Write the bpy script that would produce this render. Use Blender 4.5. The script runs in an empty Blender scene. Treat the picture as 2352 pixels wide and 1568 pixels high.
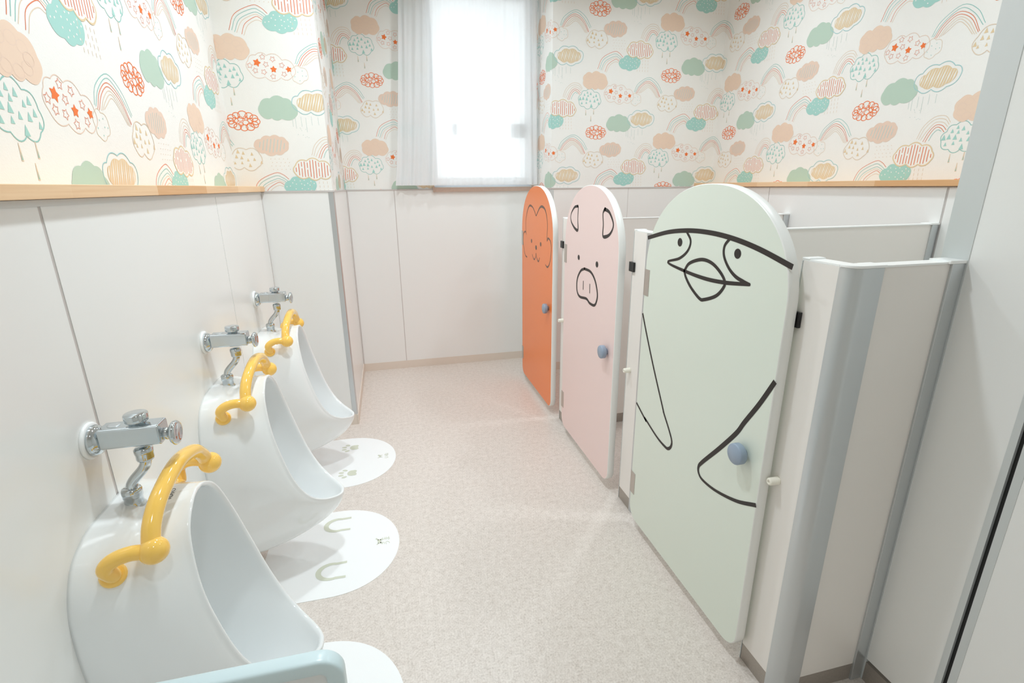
import bpy, bmesh, math, random
from mathutils import Vector, Matrix
C = bpy.context.scene.collection
scene = bpy.context.scene
PI = math.pi

# ------------------------------------------------------------------ camera
F_PX, PITCH, YAW, ROLL, CAM_H = 1158.4, math.radians(17.08), math.radians(13.412), math.radians(-0.532), 1.30
cam_d = bpy.data.cameras.new('camera'); cam = bpy.data.objects.new('camera', cam_d); C.objects.link(cam)
cam_d.sensor_width = 36.0; cam_d.lens = F_PX / 2352 * 36.0; cam_d.clip_start = 0.02
fwd = Vector((math.sin(YAW)*math.cos(PITCH), math.cos(YAW)*math.cos(PITCH), -math.sin(PITCH)))
rgt = Vector((math.cos(YAW), -math.sin(YAW), 0)); up = rgt.cross(fwd)
R_ = rgt*math.cos(ROLL) + up*math.sin(ROLL); U_ = up*math.cos(ROLL) - rgt*math.sin(ROLL)
mat = Matrix((R_, U_, -fwd)).transposed().to_4x4(); mat.translation = Vector((0, 0, CAM_H))
cam.matrix_world = mat
scene.camera = cam

# ------------------------------------------------------------------ world, lamps, exposure
world = bpy.data.worlds.new('daylight'); scene.world = world; world.use_nodes = True
wn = world.node_tree; wn.nodes.clear()
wb = wn.nodes.new('ShaderNodeBackground'); wo = wn.nodes.new('ShaderNodeOutputWorld')
wb.inputs[0].default_value = (0.93, 0.97, 1.0, 1); wb.inputs[1].default_value = 7.5
wn.links.new(wb.outputs[0], wo.inputs[0])

CEIL = 2.62
def downlight(x, y, power, size=0.13, spread=150):
    l = bpy.data.lights.new('downlight', 'AREA'); l.shape = 'DISK'; l.size = size; l.energy = power
    l.color = (0.845, 0.945, 1.0); l.spread = math.radians(spread)
    o = bpy.data.objects.new('downlight', l); C.objects.link(o); o.location = (x, y, CEIL-0.015)
for a in ((0.02, 1.35, 22), (0.02, 2.30, 18), (0.55, 3.05, 9), (0.10, -0.10, 7), (1.62, 1.35, 11), (1.62, 2.55, 12)):
    downlight(*a)

vs = scene.view_settings
scene.display_settings.display_device = 'sRGB'
vs.view_transform = 'Standard'; vs.look = 'None'; vs.gamma = 1.0; vs.use_curve_mapping = False
vs.exposure = -0.92
scene.cycles.max_bounces = 14; scene.cycles.diffuse_bounces = 8; scene.cycles.glossy_bounces = 6
scene.cycles.transmission_bounces = 8; scene.cycles.transparent_max_bounces = 12
scene.cycles.caustics_reflective = False; scene.cycles.caustics_refractive = False

# ------------------------------------------------------------------ materials
def s2l(c):
    return tuple(((v/255)/12.92 if v/255 <= .04045 else ((v/255+.055)/1.055)**2.4) for v in c)
MATS = {}
def mat_(name, rgb, rough=.5, metal=0.0, noise=0.0, nscale=60.0, bump=0.0, coat=0.0, spec=None, srgb=True):
    m = bpy.data.materials.new(name); m.use_nodes = True; nt = m.node_tree
    b = nt.nodes['Principled BSDF']; col = (s2l(rgb) if srgb else rgb) + (1,)
    b.inputs['Base Color'].default_value = col
    b.inputs['Roughness'].default_value = rough; b.inputs['Metallic'].default_value = metal
    if coat: b.inputs['Coat Weight'].default_value = coat; b.inputs['Coat Roughness'].default_value = .04
    if spec is not None: b.inputs['Specular IOR Level'].default_value = spec
    if noise or bump:
        tc = nt.nodes.new('ShaderNodeTexCoord'); n = nt.nodes.new('ShaderNodeTexNoise')
        n.inputs['Scale'].default_value = nscale; n.inputs['Detail'].default_value = 6
        nt.links.new(tc.outputs['Object'], n.inputs['Vector'])
        if noise:
            mr = nt.nodes.new('ShaderNodeMapRange'); mr.inputs[1].default_value = .3; mr.inputs[2].default_value = .7
            mr.inputs[3].default_value = 1-noise; mr.inputs[4].default_value = 1.0
            mx = nt.nodes.new('ShaderNodeMix'); mx.data_type = 'RGBA'; mx.blend_type = 'MULTIPLY'; mx.inputs[0].default_value = 1
            mx.inputs[6].default_value = col
            nt.links.new(n.outputs[0], mr.inputs[0]); nt.links.new(mr.outputs[0], mx.inputs[7]); nt.links.new(mx.outputs[2], b.inputs['Base Color'])
        if bump:
            bp = nt.nodes.new('ShaderNodeBump'); bp.inputs['Strength'].default_value = bump; bp.inputs['Distance'].default_value = .002
            nt.links.new(n.outputs[0], bp.inputs['Height']); nt.links.new(bp.outputs[0], b.inputs['Normal'])
    MATS[name] = m
    return m
mat_('paper', (242, 241, 237), .75, bump=.25, nscale=260)
mat_('panel', (241, 241, 239), .22)
mat_('panel_back', (240, 240, 238), .30)
mat_('partition', (236, 231, 226), .30)
mat_('joint', (202, 196, 193), .4)
mat_('joint_dark', (150, 150, 150), .4)
mat_('dark_gap', (20, 20, 22), .6)
mat_('alu', (205, 209, 211), .32, metal=.75)
mat_('alu_flat', (212, 216, 216), .5, metal=.25)
mat_('white_plastic', (245, 246, 245), .3)
mat_('steel_kick', (176, 168, 160), .38, metal=.55, noise=.12, nscale=220)
mat_('beige_base', (226, 214, 202), .45)
mat_('ceramic', (240, 242, 242), .06, coat=.6)
mat_('chrome', (205, 212, 216), .04, metal=1.0)
mat_('yellow', (255, 206, 100), .10, coat=.4)
mat_('light_blue', (214, 232, 236), .28)
mat_('screen_infill', (236, 238, 238), .35)
mat_('mat_white', (247, 248, 248), .45)
mat_('mat_print', (213, 216, 198), .5)
mat_('door_green', (223, 230, 219), .28)
mat_('door_pink', (240, 216, 212), .30)
mat_('door_orange', (246, 136, 70), .30, noise=.05, nscale=300)
mat_('door_edge', (243, 243, 240), .3)
mat_('ink', (36, 28, 25), .45)
mat_('ink_bear', (112, 84, 70), .45)
mat_('hinge', (190, 182, 174), .3, metal=.6)
mat_('knob_blue', (150, 165, 184), .35)
mat_('black', (16, 16, 17), .3)
mat_('cream', (243, 239, 226), .4)
mat_('brown_wood', (206, 180, 164), .5, noise=.08, nscale=90)
mat_('win_frame', (225, 230, 236), .35)
mat_('latch_grey', (96, 106, 120), .4)
mat_('ceiling', (228, 228, 227), .8)
mat_('text_dark', (60, 62, 66), .5)
# wallpaper inks
for n, c in dict(p_teal=(150, 200, 193), p_tealfill=(168, 213, 205), p_green=(188, 210, 194), p_peach=(237, 211, 190), p_orange=(242, 124, 62),
                 p_redline=(226, 132, 96), p_tan=(228, 205, 168), p_beige=(228, 208, 186), p_pinkbeige=(232, 207, 190), p_white=(242, 241, 237),
                 p_rain=(196, 212, 208), p_blueline=(160, 206, 208)).items():
    mat_(n, c, .75)

def wood_material():
    m = bpy.data.materials.new('laminated_wood'); m.use_nodes = True; nt = m.node_tree; b = nt.nodes['Principled BSDF']
    tc = nt.nodes.new('ShaderNodeTexCoord'); sx = nt.nodes.new('ShaderNodeSeparateXYZ')
    nt.links.new(tc.outputs['Object'], sx.inputs[0])
    sc = nt.nodes.new('ShaderNodeMath'); sc.operation = 'MULTIPLY'; sc.inputs[1].default_value = 2.6
    nt.links.new(sx.outputs['Y'], sc.inputs[0])
    fl = nt.nodes.new('ShaderNodeMath'); fl.operation = 'FLOOR'; nt.links.new(sc.outputs[0], fl.inputs[0])
    wnz = nt.nodes.new('ShaderNodeTexWhiteNoise'); wnz.noise_dimensions = '1D'; nt.links.new(fl.outputs[0], wnz.inputs['W'])
    mp = nt.nodes.new('ShaderNodeMapping'); mp.inputs['Scale'].default_value = (60, 3, 120)
    nt.links.new(tc.outputs['Object'], mp.inputs[0])
    nz = nt.nodes.new('ShaderNodeTexNoise'); nz.inputs['Scale'].default_value = 1.6; nz.inputs['Detail'].default_value = 5
    nt.links.new(mp.outputs[0], nz.inputs['Vector'])
    ad = nt.nodes.new('ShaderNodeMath'); ad.operation = 'ADD'; nt.links.new(wnz.outputs[0], ad.inputs[0]); nt.links.new(nz.outputs[0], ad.inputs[1])
    r = nt.nodes.new('ShaderNodeValToRGB')
    r.color_ramp.elements[0].position = .3; r.color_ramp.elements[0].color = s2l((222, 172, 122))+(1,)
    r.color_ramp.elements[1].position = 1.5/1.6; r.color_ramp.elements[1].color = s2l((243, 208, 168))+(1,)
    dv = nt.nodes.new('ShaderNodeMath'); dv.operation = 'DIVIDE'; dv.inputs[1].default_value = 1.6
    nt.links.new(ad.outputs[0], dv.inputs[0]); nt.links.new(dv.outputs[0], r.inputs[0]); nt.links.new(r.outputs[0], b.inputs['Base Color'])
    b.inputs['Roughness'].default_value = .5
    MATS['wood'] = m
wood_material()

def floor_material():
    m = bpy.data.materials.new('mottled_vinyl'); m.use_nodes = True; nt = m.node_tree; b = nt.nodes['Principled BSDF']
    tc = nt.nodes.new('ShaderNodeTexCoord')
    n1 = nt.nodes.new('ShaderNodeTexNoise'); n1.inputs['Scale'].default_value = 48; n1.inputs['Detail'].default_value = 8; n1.inputs['Roughness'].default_value = .75
    n2 = nt.nodes.new('ShaderNodeTexNoise'); n2.inputs['Scale'].default_value = 190; n2.inputs['Detail'].default_value = 3
    nt.links.new(tc.outputs['Object'], n1.inputs['Vector']); nt.links.new(tc.outputs['Object'], n2.inputs['Vector'])
    mx = nt.nodes.new('ShaderNodeMix'); mx.data_type = 'FLOAT'; mx.inputs[0].default_value = .5
    nt.links.new(n1.outputs[0], mx.inputs[2]); nt.links.new(n2.outputs[0], mx.inputs[3])
    r = nt.nodes.new('ShaderNodeValToRGB')
    e = r.color_ramp.elements
    e[0].position = .34; e[0].color = s2l((196, 184, 175))+(1,)
    e[1].position = .62; e[1].color = s2l((234, 225, 218))+(1,)
    x = e.new(.48); x.color = s2l((218, 208, 200))+(1,)
    nt.links.new(mx.outputs[0], r.inputs[0]); nt.links.new(r.outputs[0], b.inputs['Base Color'])
    b.inputs['Roughness'].default_value = .33
    MATS['floor'] = m
floor_material()

def curtain_material():
    m = bpy.data.materials.new('sheer_fabric'); m.use_nodes = True; nt = m.node_tree; nt.nodes.clear()
    out = nt.nodes.new('ShaderNodeOutputMaterial'); d = nt.nodes.new('ShaderNodeBsdfDiffuse'); t = nt.nodes.new('ShaderNodeBsdfTranslucent')
    tr = nt.nodes.new('ShaderNodeBsdfTransparent'); a = nt.nodes.new('ShaderNodeMixShader'); b = nt.nodes.new('ShaderNodeMixShader')
    d.inputs[0].default_value = (.95, .955, .96, 1); t.inputs[0].default_value = (.93, .95, .97, 1)
    a.inputs[0].default_value = .32; b.inputs[0].default_value = .24
    nt.links.new(d.outputs[0], a.inputs[1]); nt.links.new(t.outputs[0], a.inputs[2])
    nt.links.new(a.outputs[0], b.inputs[1]); nt.links.new(tr.outputs[0], b.inputs[2]); nt.links.new(b.outputs[0], out.inputs[0])
    MATS['sheer'] = m
curtain_material()

def glass_material():
    m = bpy.data.materials.new('window_glass'); m.use_nodes = True; nt = m.node_tree; nt.nodes.clear()
    out = nt.nodes.new('ShaderNodeOutputMaterial'); g = nt.nodes.new('ShaderNodeBsdfGlossy'); g.inputs['Roughness'].default_value = .02
    tr = nt.nodes.new('ShaderNodeBsdfTransparent'); fr = nt.nodes.new('ShaderNodeFresnel'); mxx = nt.nodes.new('ShaderNodeMixShader')
    tr.inputs[0].default_value = (.96, .98, .98, 1)
    nt.links.new(fr.outputs[0], mxx.inputs[0]); nt.links.new(tr.outputs[0], mxx.inputs[1]); nt.links.new(g.outputs[0], mxx.inputs[2]); nt.links.new(mxx.outputs[0], out.inputs[0])
    MATS['glass'] = m
glass_material()

# ------------------------------------------------------------------ helpers
class MB:
    def __init__(s): s.v = []; s.f = []; s.mi = []; s.sm = []; s.mats = []
    def m(s, name):
        if name not in s.mats: s.mats.append(name)
        return s.mats.index(name)
    def face(s, idx, mat, smooth=False): s.f.append(tuple(idx)); s.mi.append(s.m(mat)); s.sm.append(smooth)
    def add(s, pts): n = len(s.v); s.v += [tuple(p) for p in pts]; return list(range(n, n+len(pts)))
    def box(s, x0, x1, y0, y1, z0, z1, mat):
        i = s.add([(x0,y0,z0),(x1,y0,z0),(x1,y1,z0),(x0,y1,z0),(x0,y0,z1),(x1,y0,z1),(x1,y1,z1),(x0,y1,z1)])
        for q in ((0,3,2,1),(4,5,6,7),(0,1,5,4),(1,2,6,5),(2,3,7,6),(3,0,4,7)): s.face([i[k] for k in q], mat)
        return s
    def prism(s, poly, axis, a, b, mat, capmat=None, smooth=False):
        """poly: 2-D outline; axis 0/1/2 extrude axis."""
        def P(p, t):
            return ((t, p[0], p[1]), (p[0], t, p[1]), (p[0], p[1], t))[axis]
        n = len(poly); A = s.add([P(p, a) for p in poly]); B = s.add([P(p, b) for p in poly])
        s.face(A[::-1], capmat or mat); s.face(B, capmat or mat)
        for k in range(n): s.face([A[k], A[(k+1) % n], B[(k+1) % n], B[k]], mat, smooth)
        return s
    def lathe(s, prof, origin, axis, mat, n=40, smooth=True):
        """prof: (r, t) along the axis; axis: unit Vector."""
        ax = Vector(axis).normalized(); h = Vector((0,0,1)) if abs(ax.z) < .9 else Vector((1,0,0))
        e1 = ax.cross(h).normalized(); e2 = ax.cross(e1); o = Vector(origin); rings = []
        for r, t in prof:
            if r < 1e-6: rings.append(s.add([o+ax*t])*n)
            else: rings.append(s.add([o+ax*t+(e1*math.cos(2*PI*k/n)+e2*math.sin(2*PI*k/n))*r for k in range(n)]))
        for a, b in zip(rings, rings[1:]):
            for k in range(n):
                q = [a[k], a[(k+1) % n], b[(k+1) % n], b[k]]; q = list(dict.fromkeys(q))
                if len(q) > 2: s.face(q, mat, smooth)
        return s
    def tube(s, path, r, mat, n=20, cap=True):
        """path: Vectors; r: radius or list."""
        P = [Vector(p) for p in path]; rs = r if isinstance(r, list) else [r]*len(P)
        t0 = (P[1]-P[0]).normalized(); h = Vector((0,0,1)) if abs(t0.z) < .9 else Vector((1,0,0)); e = t0.cross(h).normalized(); rings = []
        for k, p in enumerate(P):
            t = (P[min(k+1, len(P)-1)]-P[max(k-1, 0)]).normalized()
            e = (e-t*e.dot(t)).normalized(); g = t.cross(e)
            rings.append(s.add([p+(e*math.cos(2*PI*j/n)+g*math.sin(2*PI*j/n))*rs[k] for j in range(n)]))
        for a, b in zip(rings, rings[1:]):
            for j in range(n): s.face([a[j], a[(j+1) % n], b[(j+1) % n], b[j]], mat, True)
        if cap: s.face(rings[0][::-1], mat); s.face(rings[-1], mat)
        return s
    def ball(s, c, r, mat, n=24):
        return s.lathe([(r*math.sin(PI*k/16), -r*math.cos(PI*k/16)) for k in range(17)], c, (0,0,1), mat, n)
    def build(s, name, parent=None, bevel=0, seg=3, loc=None):
        me = bpy.data.meshes.new(name); me.from_pydata(s.v, [], s.f)
        for k in s.mats: me.materials.append(MATS[k])
        me.polygons.foreach_set('material_index', s.mi); me.polygons.foreach_set('use_smooth', s.sm)
        me.update(); bm = bmesh.new(); bm.from_mesh(me)
        if not getattr(s, 'keep', False): bmesh.ops.recalc_face_normals(bm, faces=bm.faces)
        bm.to_mesh(me); bm.free()
        o = bpy.data.objects.new(name, me); C.objects.link(o)
        if parent: o.parent = parent
        if bevel:
            b = o.modifiers.new('bevel', 'BEVEL'); b.width = bevel; b.segments = seg; b.limit_method = 'ANGLE'; b.angle_limit = math.radians(40)
            for p in me.polygons: p.use_smooth = True
            w = o.modifiers.new('wn', 'WEIGHTED_NORMAL'); w.keep_sharp = True
        return o
def box(name, a, mat, parent=None, bevel=0, seg=3): return MB().box(*a, mat).build(name, parent, bevel, seg)
def thing(name, label, cat, loc=(0,0,0), group=None):
    o = bpy.data.objects.new(name, None); C.objects.link(o); o.location = loc; o.empty_display_size = .05
    o['label'] = label; o['category'] = cat
    if group: o['group'] = group
    return o
def tag(o, label, cat, group=None):
    o['label'] = label; o['category'] = cat
    if group: o['group'] = group
    return o
def struct(o): o['kind'] = 'structure'; return o
def dup(root, loc, label, group=None):
    r = root.copy(); C.objects.link(r); r.location = loc; r['label'] = label
    if group: r['group'] = group
    for ch in list(root.children):
        c = ch.copy(); C.objects.link(c); c.parent = r
        for g in ch.children:
            d = g.copy(); C.objects.link(d); d.parent = c
    return r
def catmull(pts, sub=8):
    P = [Vector(p) for p in pts]; out = []
    for i in range(len(P)-1):
        a = P[i-1] if i else P[0]*2-P[1]; b = P[i]; c = P[i+1]; d = P[i+2] if i+2 < len(P) else P[-1]*2-P[-2]
        for k in range(sub):
            t = k/sub; out.append(.5*((2*b)+(c-a)*t+(2*a-5*b+4*c-d)*t*t+(3*b-a-3*c+d)*t**3))
    out.append(P[-1]); return out

# ------------------------------------------------------------------ wallpaper print (flat ink shapes, clipped to each wall)
M = {'tri': [(-0.1077, 0.2246), (-0.0753, 0.2472), (-0.0193, 0.2401), (0.0207, 0.2089), (0.0089, 0.1625), (-0.0404, 0.1513), (-0.0866, 0.1548), (-0.1224, 0.1864)], 'tris': [(-0.0857, 0.2246), (-0.0662, 0.2377), (-0.0435, 0.2312), (-0.0612, 0.2193), (-0.0238, 0.2134), (-0.0059, 0.2209), (-0.1148, 0.2012), (-0.0943, 0.2033), (-0.0697, 0.2), (-0.0452, 0.189), (-0.016, 0.1893), (0.004, 0.1992), (-0.103, 0.1752), (-0.0719, 0.1777), (0.0132, 0.1762), (-0.0371, 0.1615)], 'star': [(0.0926, 0.2802), (0.1391, 0.2804), (0.2035, 0.2638), (0.2524, 0.2383), (0.2388, 0.1947), (0.1904, 0.1901), (0.1218, 0.1914), (0.0573, 0.2129), (0.0585, 0.2574)], 'starf': [(0.0944, 0.2493), (0.1624, 0.2237), (0.2279, 0.2262)], 'staro': [(0.1214, 0.274), (0.1633, 0.2662), (0.0634, 0.2366), (0.1318, 0.2434), (0.2002, 0.2424), (0.0837, 0.2164), (0.1196, 0.2115), (0.1571, 0.1942), (0.2059, 0.2055)], 'small': [(0.2539, 0.2372), (0.2802, 0.2351), (0.3095, 0.2094), (0.2898, 0.18), (0.2527, 0.1749), (0.2417, 0.1948)], 'smalld': [(0.2665, 0.2164), (0.2861, 0.2219), (0.2516, 0.1964), (0.2857, 0.2014), (0.3018, 0.2011), (0.2723, 0.1804)], 'green': [(0.08, 0.0727), (0.1285, 0.101), (0.1887, 0.1035), (0.2261, 0.0797), (0.2431, 0.034), (0.1697, 0.0133), (0.126, 0.0157), (0.0819, 0.0256)], 'tan': [(0.2245, 0.0935), (0.2526, 0.1142), (0.3174, 0.1343), (0.384, 0.1198), (0.4156, 0.0943), (0.3655, 0.0456), (0.3034, 0.0456), (0.2488, 0.0481)], 'drops': [(-0.0737, 0.1184), (-0.0198, 0.1253), (-0.0376, 0.0827)], 'rain1': [(0.2167, 0.0096), (0.2299, 0.0218), (0.2559, 0.0251), (0.2769, 0.0212), (0.3027, 0.0268), (0.3327, 0.0232)], 'teal': [(-0.377, 0.055), (-0.3455, 0.0896), (-0.3074, 0.1056), (-0.2444, 0.0961), (-0.2255, 0.0611), (-0.2751, 0.0266), (-0.3241, 0.027)], 'teald': [(-0.3639, 0.06), (-0.3479, 0.0629), (-0.3353, 0.0778), (-0.3253, 0.0905), (-0.2995, 0.0871), (-0.2807, 0.0901), (-0.3188, 0.0719), (-0.2945, 0.0729), (-0.2818, 0.0667), (-0.2661, 0.0751), (-0.2504, 0.0847), (-0.236, 0.0741), (-0.256, 0.0666), (-0.3228, 0.0494), (-0.2944, 0.0505), (-0.2657, 0.0494), (-0.2815, 0.0409), (-0.2529, 0.0421), (-0.3068, 0.0332)], 'stripe': [(0.2035, -0.1966), (0.2571, -0.1746), (0.3164, -0.1773), (0.3661, -0.2034), (0.368, -0.2391), (0.3151, -0.2529), (0.2606, -0.2497), (0.2, -0.2342)], 'beige': [(0.0309, -0.0993), (0.063, -0.0773), (0.1069, -0.0648), (0.1489, -0.0669), (0.1778, -0.0812), (0.1848, -0.1055), (0.164, -0.135), (0.1251, -0.145), (0.0744, -0.1403), (0.0403, -0.1234)], 'btri': [(-0.0703, -0.1471), (-0.0062, -0.1241), (0.0499, -0.1429), (0.0334, -0.2046), (-0.0261, -0.2039), (-0.073, -0.2009)], 'btris': [(-0.0446, -0.1333), (-0.022, -0.1397), (0.0153, -0.1438), (-0.0536, -0.1558), (-0.0312, -0.1602), (-0.0044, -0.1707), (0.0238, -0.168), (-0.0754, -0.1735), (-0.0634, -0.1844), (-0.0328, -0.1837), (0.0016, -0.1951), (0.0536, -0.1816)], 'peach': [(-0.0968, -0.4032), (-0.0824, -0.3651), (-0.04, -0.3594), (0.0185, -0.3571), (0.0645, -0.3937), (0.0607, -0.4332), (0.0048, -0.4447), (-0.0354, -0.4444), (-0.079, -0.4422)], 'rB': [[(-0.2579, -0.1037), (-0.2309, -0.0538), (-0.1572, -0.0153), (-0.0943, -0.0477), (-0.0555, -0.1047)], [(-0.2512, -0.106), (-0.2201, -0.0608), (-0.1596, -0.0259), (-0.1048, -0.0573), (-0.0622, -0.1096)], [(-0.2457, -0.1131), (-0.2173, -0.0678), (-0.1646, -0.0378), (-0.1072, -0.0668), (-0.0697, -0.1289)], [(-0.2377, -0.1131), (-0.2092, -0.0725), (-0.1644, -0.0472), (-0.1124, -0.074), (-0.0737, -0.1313)], [(-0.227, -0.113), (-0.201, -0.0795), (-0.1614, -0.0567), (-0.1175, -0.0812), (-0.079, -0.1362)], [(-0.219, -0.1106), (-0.1955, -0.0866), (-0.1585, -0.0649), (-0.1227, -0.0884), (-0.0858, -0.1362)], [(-0.2111, -0.1081), (-0.19, -0.0937), (-0.1582, -0.0744), (-0.128, -0.0932), (-0.0941, -0.1338)]], 'rA': [[(-0.5191, 0.0206), (-0.4878, 0.0858), (-0.4103, 0.1242), (-0.3753, 0.117), (-0.3498, 0.095)], [(-0.5072, 0.0211), (-0.4795, 0.0774), (-0.4096, 0.1107), (-0.3798, 0.1036), (-0.3561, 0.087)], [(-0.4964, 0.0148), (-0.4684, 0.0668), (-0.4062, 0.097), (-0.3819, 0.0925), (-0.3652, 0.0821)], [(-0.4883, 0.0129), (-0.4601, 0.0605), (-0.4057, 0.0882), (-0.384, 0.0836), (-0.3703, 0.0775)], [(-0.4681, 0.007), (-0.4489, 0.0499), (-0.4025, 0.0795), (-0.3836, 0.0758), (-0.3751, 0.0684)], [(-0.4599, 0.0028), (-0.438, 0.0437), (-0.4018, 0.0662), (-0.3774, 0.0617)]], 'rC': [[(-0.2311, 0.2058), (-0.2124, 0.2533), (-0.1706, 0.2876), (-0.1259, 0.2865), (-0.1011, 0.2591)], [(-0.222, 0.2027), (-0.203, 0.2467), (-0.168, 0.277), (-0.1266, 0.2743), (-0.105, 0.2518)], [(-0.2128, 0.1995), (-0.1915, 0.2365), (-0.1635, 0.2652), (-0.1311, 0.2626), (-0.1089, 0.2444)], [(-0.2007, 0.1929), (-0.1839, 0.2297), (-0.1591, 0.2547), (-0.1318, 0.2504), (-0.1123, 0.2319)], [(-0.1915, 0.1898), (-0.1762, 0.223), (-0.1565, 0.2455), (-0.1355, 0.2408), (-0.1188, 0.2237)], [(-0.1766, 0.1941), (-0.1652, 0.2199), (-0.1485, 0.2351), (-0.1319, 0.2288)]]}
class Tile:
    def __init__(s): s.polys = []; s.k = 0          # (layer, mat, [(u,v)..]) convex
    def lay(s, L): s.k += 1; return L+(s.k % 12)*.07   # overlapping strokes never share a plane
    def fill(s, pts, mat, L):
        L = s.lay(L)
        cx = sum(p[0] for p in pts)/len(pts); cy = sum(p[1] for p in pts)/len(pts)
        for k in range(len(pts)): s.polys.append((L, mat, [(cx, cy), pts[k], pts[(k+1) % len(pts)]]))
    def stroke(s, pts, w, mat, L, closed=False):
        L = s.lay(L)
        P = [Vector(p) for p in pts]; n = len(P); ws = w if isinstance(w, list) else [w]*n; A = []; B = []
        for k in range(n):
            a = P[(k-1) % n] if (closed or k) else P[k]; b = P[(k+1) % n] if (closed or k < n-1) else P[k]
            t = (b-a); t = t.normalized() if t.length > 0 else Vector((1,0)); nn = Vector((-t.y, t.x))*ws[k]/2
            A.append(P[k]+nn); B.append(P[k]-nn)
        for k in range(n if closed else n-1):
            j = (k+1) % n; s.polys.append((L, mat, [tuple(A[k]), tuple(A[j]), tuple(B[j]), tuple(B[k])]))
    def disc(s, c, rx, ry, mat, L, n=8): s.polys.append((s.lay(L), mat, [(c[0]+rx*math.cos(2*PI*k/n), c[1]+ry*math.sin(2*PI*k/n)) for k in range(n)]))
def lobes(cusps, ratio=.30, n=7, scale=1.0, c=None):
    """closed cloud outline: arcs bulging outwards between cusps"""
    P = [Vector(p) for p in cusps]; ctr = sum(P, Vector((0,0)))/len(P); out = []
    if sum(P[i].x*P[(i+1) % len(P)].y-P[(i+1) % len(P)].x*P[i].y for i in range(len(P))) < 0: P.reverse()
    for i in range(len(P)):
        a, b = P[i], P[(i+1) % len(P)]; d = b-a; nn = Vector((d.y, -d.x))
        for k in range(n):
            t = k/n; out.append(a+d*t+nn*(ratio*4*t*(1-t)))
    o = c or ctr
    return [tuple(Vector(o)+(p-Vector(o))*scale) for p in out]
def inside(p, poly):
    r = False; j = len(poly)-1
    for i in range(len(poly)):
        if (poly[i][1] > p[1]) != (poly[j][1] > p[1]) and p[0] < (poly[j][0]-poly[i][0])*(p[1]-poly[i][1])/(poly[j][1]-poly[i][1])+poly[i][0]: r = not r
        j = i
    return r
def star_pts(c, r, rot, ri=.55, n=5):
    return [(c[0]+(r if k % 2 == 0 else r*ri)*math.sin(rot+PI*k/n), c[1]+(r if k % 2 == 0 else r*ri)*math.cos(rot+PI*k/n)) for k in range(2*n)]
def seg_in(poly, a, b, n=40):
    """pieces of the line a-b inside the polygon"""
    out = []; cur = None
    for k in range(n+1):
        p = (a[0]+(b[0]-a[0])*k/n, a[1]+(b[1]-a[1])*k/n)
        if inside(p, poly):
            cur = cur or [p, p]; cur[1] = p
        elif cur: out.append(cur); cur = None
    if cur: out.append(cur)
    return out
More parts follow.
